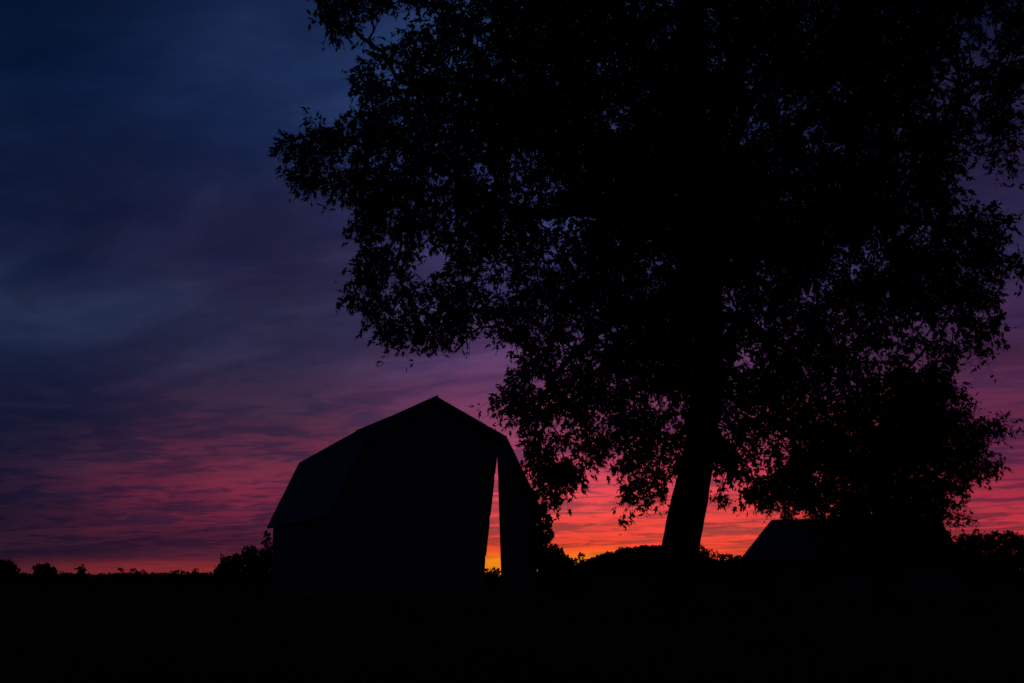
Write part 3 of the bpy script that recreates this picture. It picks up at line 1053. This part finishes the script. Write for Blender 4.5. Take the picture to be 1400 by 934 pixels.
def woods(name, label, pos, rad, per, mat_=M_LEAFFAR):
    LPs, LTs, LS = [], [], []
    for p, r in zip(pos, rad):
        d = norm(rng.normal(0, 1, (per, 3)))
        d[:, 2] = np.abs(d[:, 2]) * 1.0 - .25
        R = rng.uniform(.55, 1.0, (per, 1))
        LPs.append(p + d * R * r * np.array((1, 1, .95)))
        LTs.append(d + rng.normal(0, .8, (per, 3)))
        LS.append(np.full(per, r * .55) * rng.uniform(.6, 1.2, per))
    V, F = leaf_mesh(np.concatenate(LPs), np.concatenate(LTs), np.concatenate(LS), OVAL * np.array((1.7, 1, 1)), OVAL_T)
    return tag(mesh_obj(name, V, F, mat_), label, 'woodland', None, 'stuff')


n = 1300
wx = rng.uniform(hxs[0], hxs[-1], n)
wy = rng.uniform(HILL_Y - 150, HILL_Y + 40, n)
wr = rng.uniform(2.2, 4.2, n)
woods('woodland', 'dark woodland covering the rounded rise behind the maple trunk', np.stack([wx, wy, hill_h(wx, wy) + wr * .55], -1), wr, 40)
n = 420
xs = rng.uniform(-120, 760, n)
ys = 1200 + rng.uniform(-90, 90, n)
ty = np.interp(xs, [-120, 0, 60, 120, 150, 200, 240, 290, 360, 480, 760], [789, 788, 787, 786, 784.5, 784, 783, 784.5, 781, 783, 783])
top = np.array([at(a, b, c_)[2] for a, b, c_ in zip(xs, ty, ys)]) + rng.normal(0, 1.5, n)
wr = rng.uniform(1.5, 4.2, n)
P3 = at_many(xs, ty, ys)
P3[:, 2] = np.maximum(top - wr * rng.uniform(.9, 1.8, n), .6)
woods('far_hedge', 'low dark hedge and woods along the left horizon', P3, wr, 40)
n = 420
xs = rng.uniform(940, 1500, n)
ys = 900 + rng.uniform(-80, 80, n)
ty = np.interp(xs, [940, 1010, 1100, 1300, 1500], [776, 774, 766, 756, 750])
wr = rng.uniform(2.0, 3.4, n)
P3 = at_many(xs, ty, ys)
P3[:, 2] = np.maximum((P3[:, 2]) * rng.uniform(.1, 1.0, n) - wr * .8, .6)
woods('far_woods', 'far woods behind the shed and the dense tree', P3, wr, 40)

# ------------------------------------------------------------------ meadow grass
n = 70000
r = 14.0 * (100.0 / 14.0) ** rng.uniform(0, 1, n)
a = np.radians(rng.uniform(-25, 25, n))
gxp, gyp = r * np.sin(a), r * np.cos(a)
patch = vnoise(np.stack([gxp, gyp, gxp * 0], -1), .35, 3)
lx = (gxp - barn_o[0]) * AX_G[0] + (gyp - barn_o[1]) * AX_G[1]
ly = (gxp - barn_o[0]) * AX_D[0] + (gyp - barn_o[1]) * AX_D[1]
keep = (rng.uniform(0, 1, n) < .35 + patch) & ~((ly > -.3) & (ly < BL + .3) & (lx > ELv[0] - .2) & (lx < ERv[0] + .2))
keep &= np.hypot(gxp - base[0], gyp - base[1]) > .7
gxp, gyp, patch, r = gxp[keep], gyp[keep], patch[keep], r[keep]
n = len(gxp)
h = rng.uniform(.18, .5, n) * (.6 + patch)
w = rng.uniform(.006, .014, n) * (1 + r / 40)
th = rng.uniform(0, math.pi, n)
lean = rng.normal(0, .28, (n, 2)) * h[:, None]
ux, uy = np.cos(th) * w, np.sin(th) * w
z0 = np.full(n, -.12)
V = np.stack([np.stack([gxp - ux, gyp - uy, z0], -1), np.stack([gxp + ux, gyp + uy, z0], -1),
              np.stack([gxp + lean[:, 0] * .4 + ux * .7, gyp + lean[:, 1] * .4 + uy * .7, h * .6], -1),
              np.stack([gxp + lean[:, 0], gyp + lean[:, 1], h], -1),
              np.stack([gxp + lean[:, 0] * .4 - ux * .7, gyp + lean[:, 1] * .4 - uy * .7, h * .6], -1)], 1).reshape(-1, 3)
F = (np.arange(n)[:, None, None] * 5 + np.array([(0, 1, 2), (0, 2, 4), (4, 2, 3)])[None]).reshape(-1, 3)
tag(mesh_obj('grass', V, F, M_GRASS), 'long meadow grass over the dark field', 'grass', None, 'stuff')
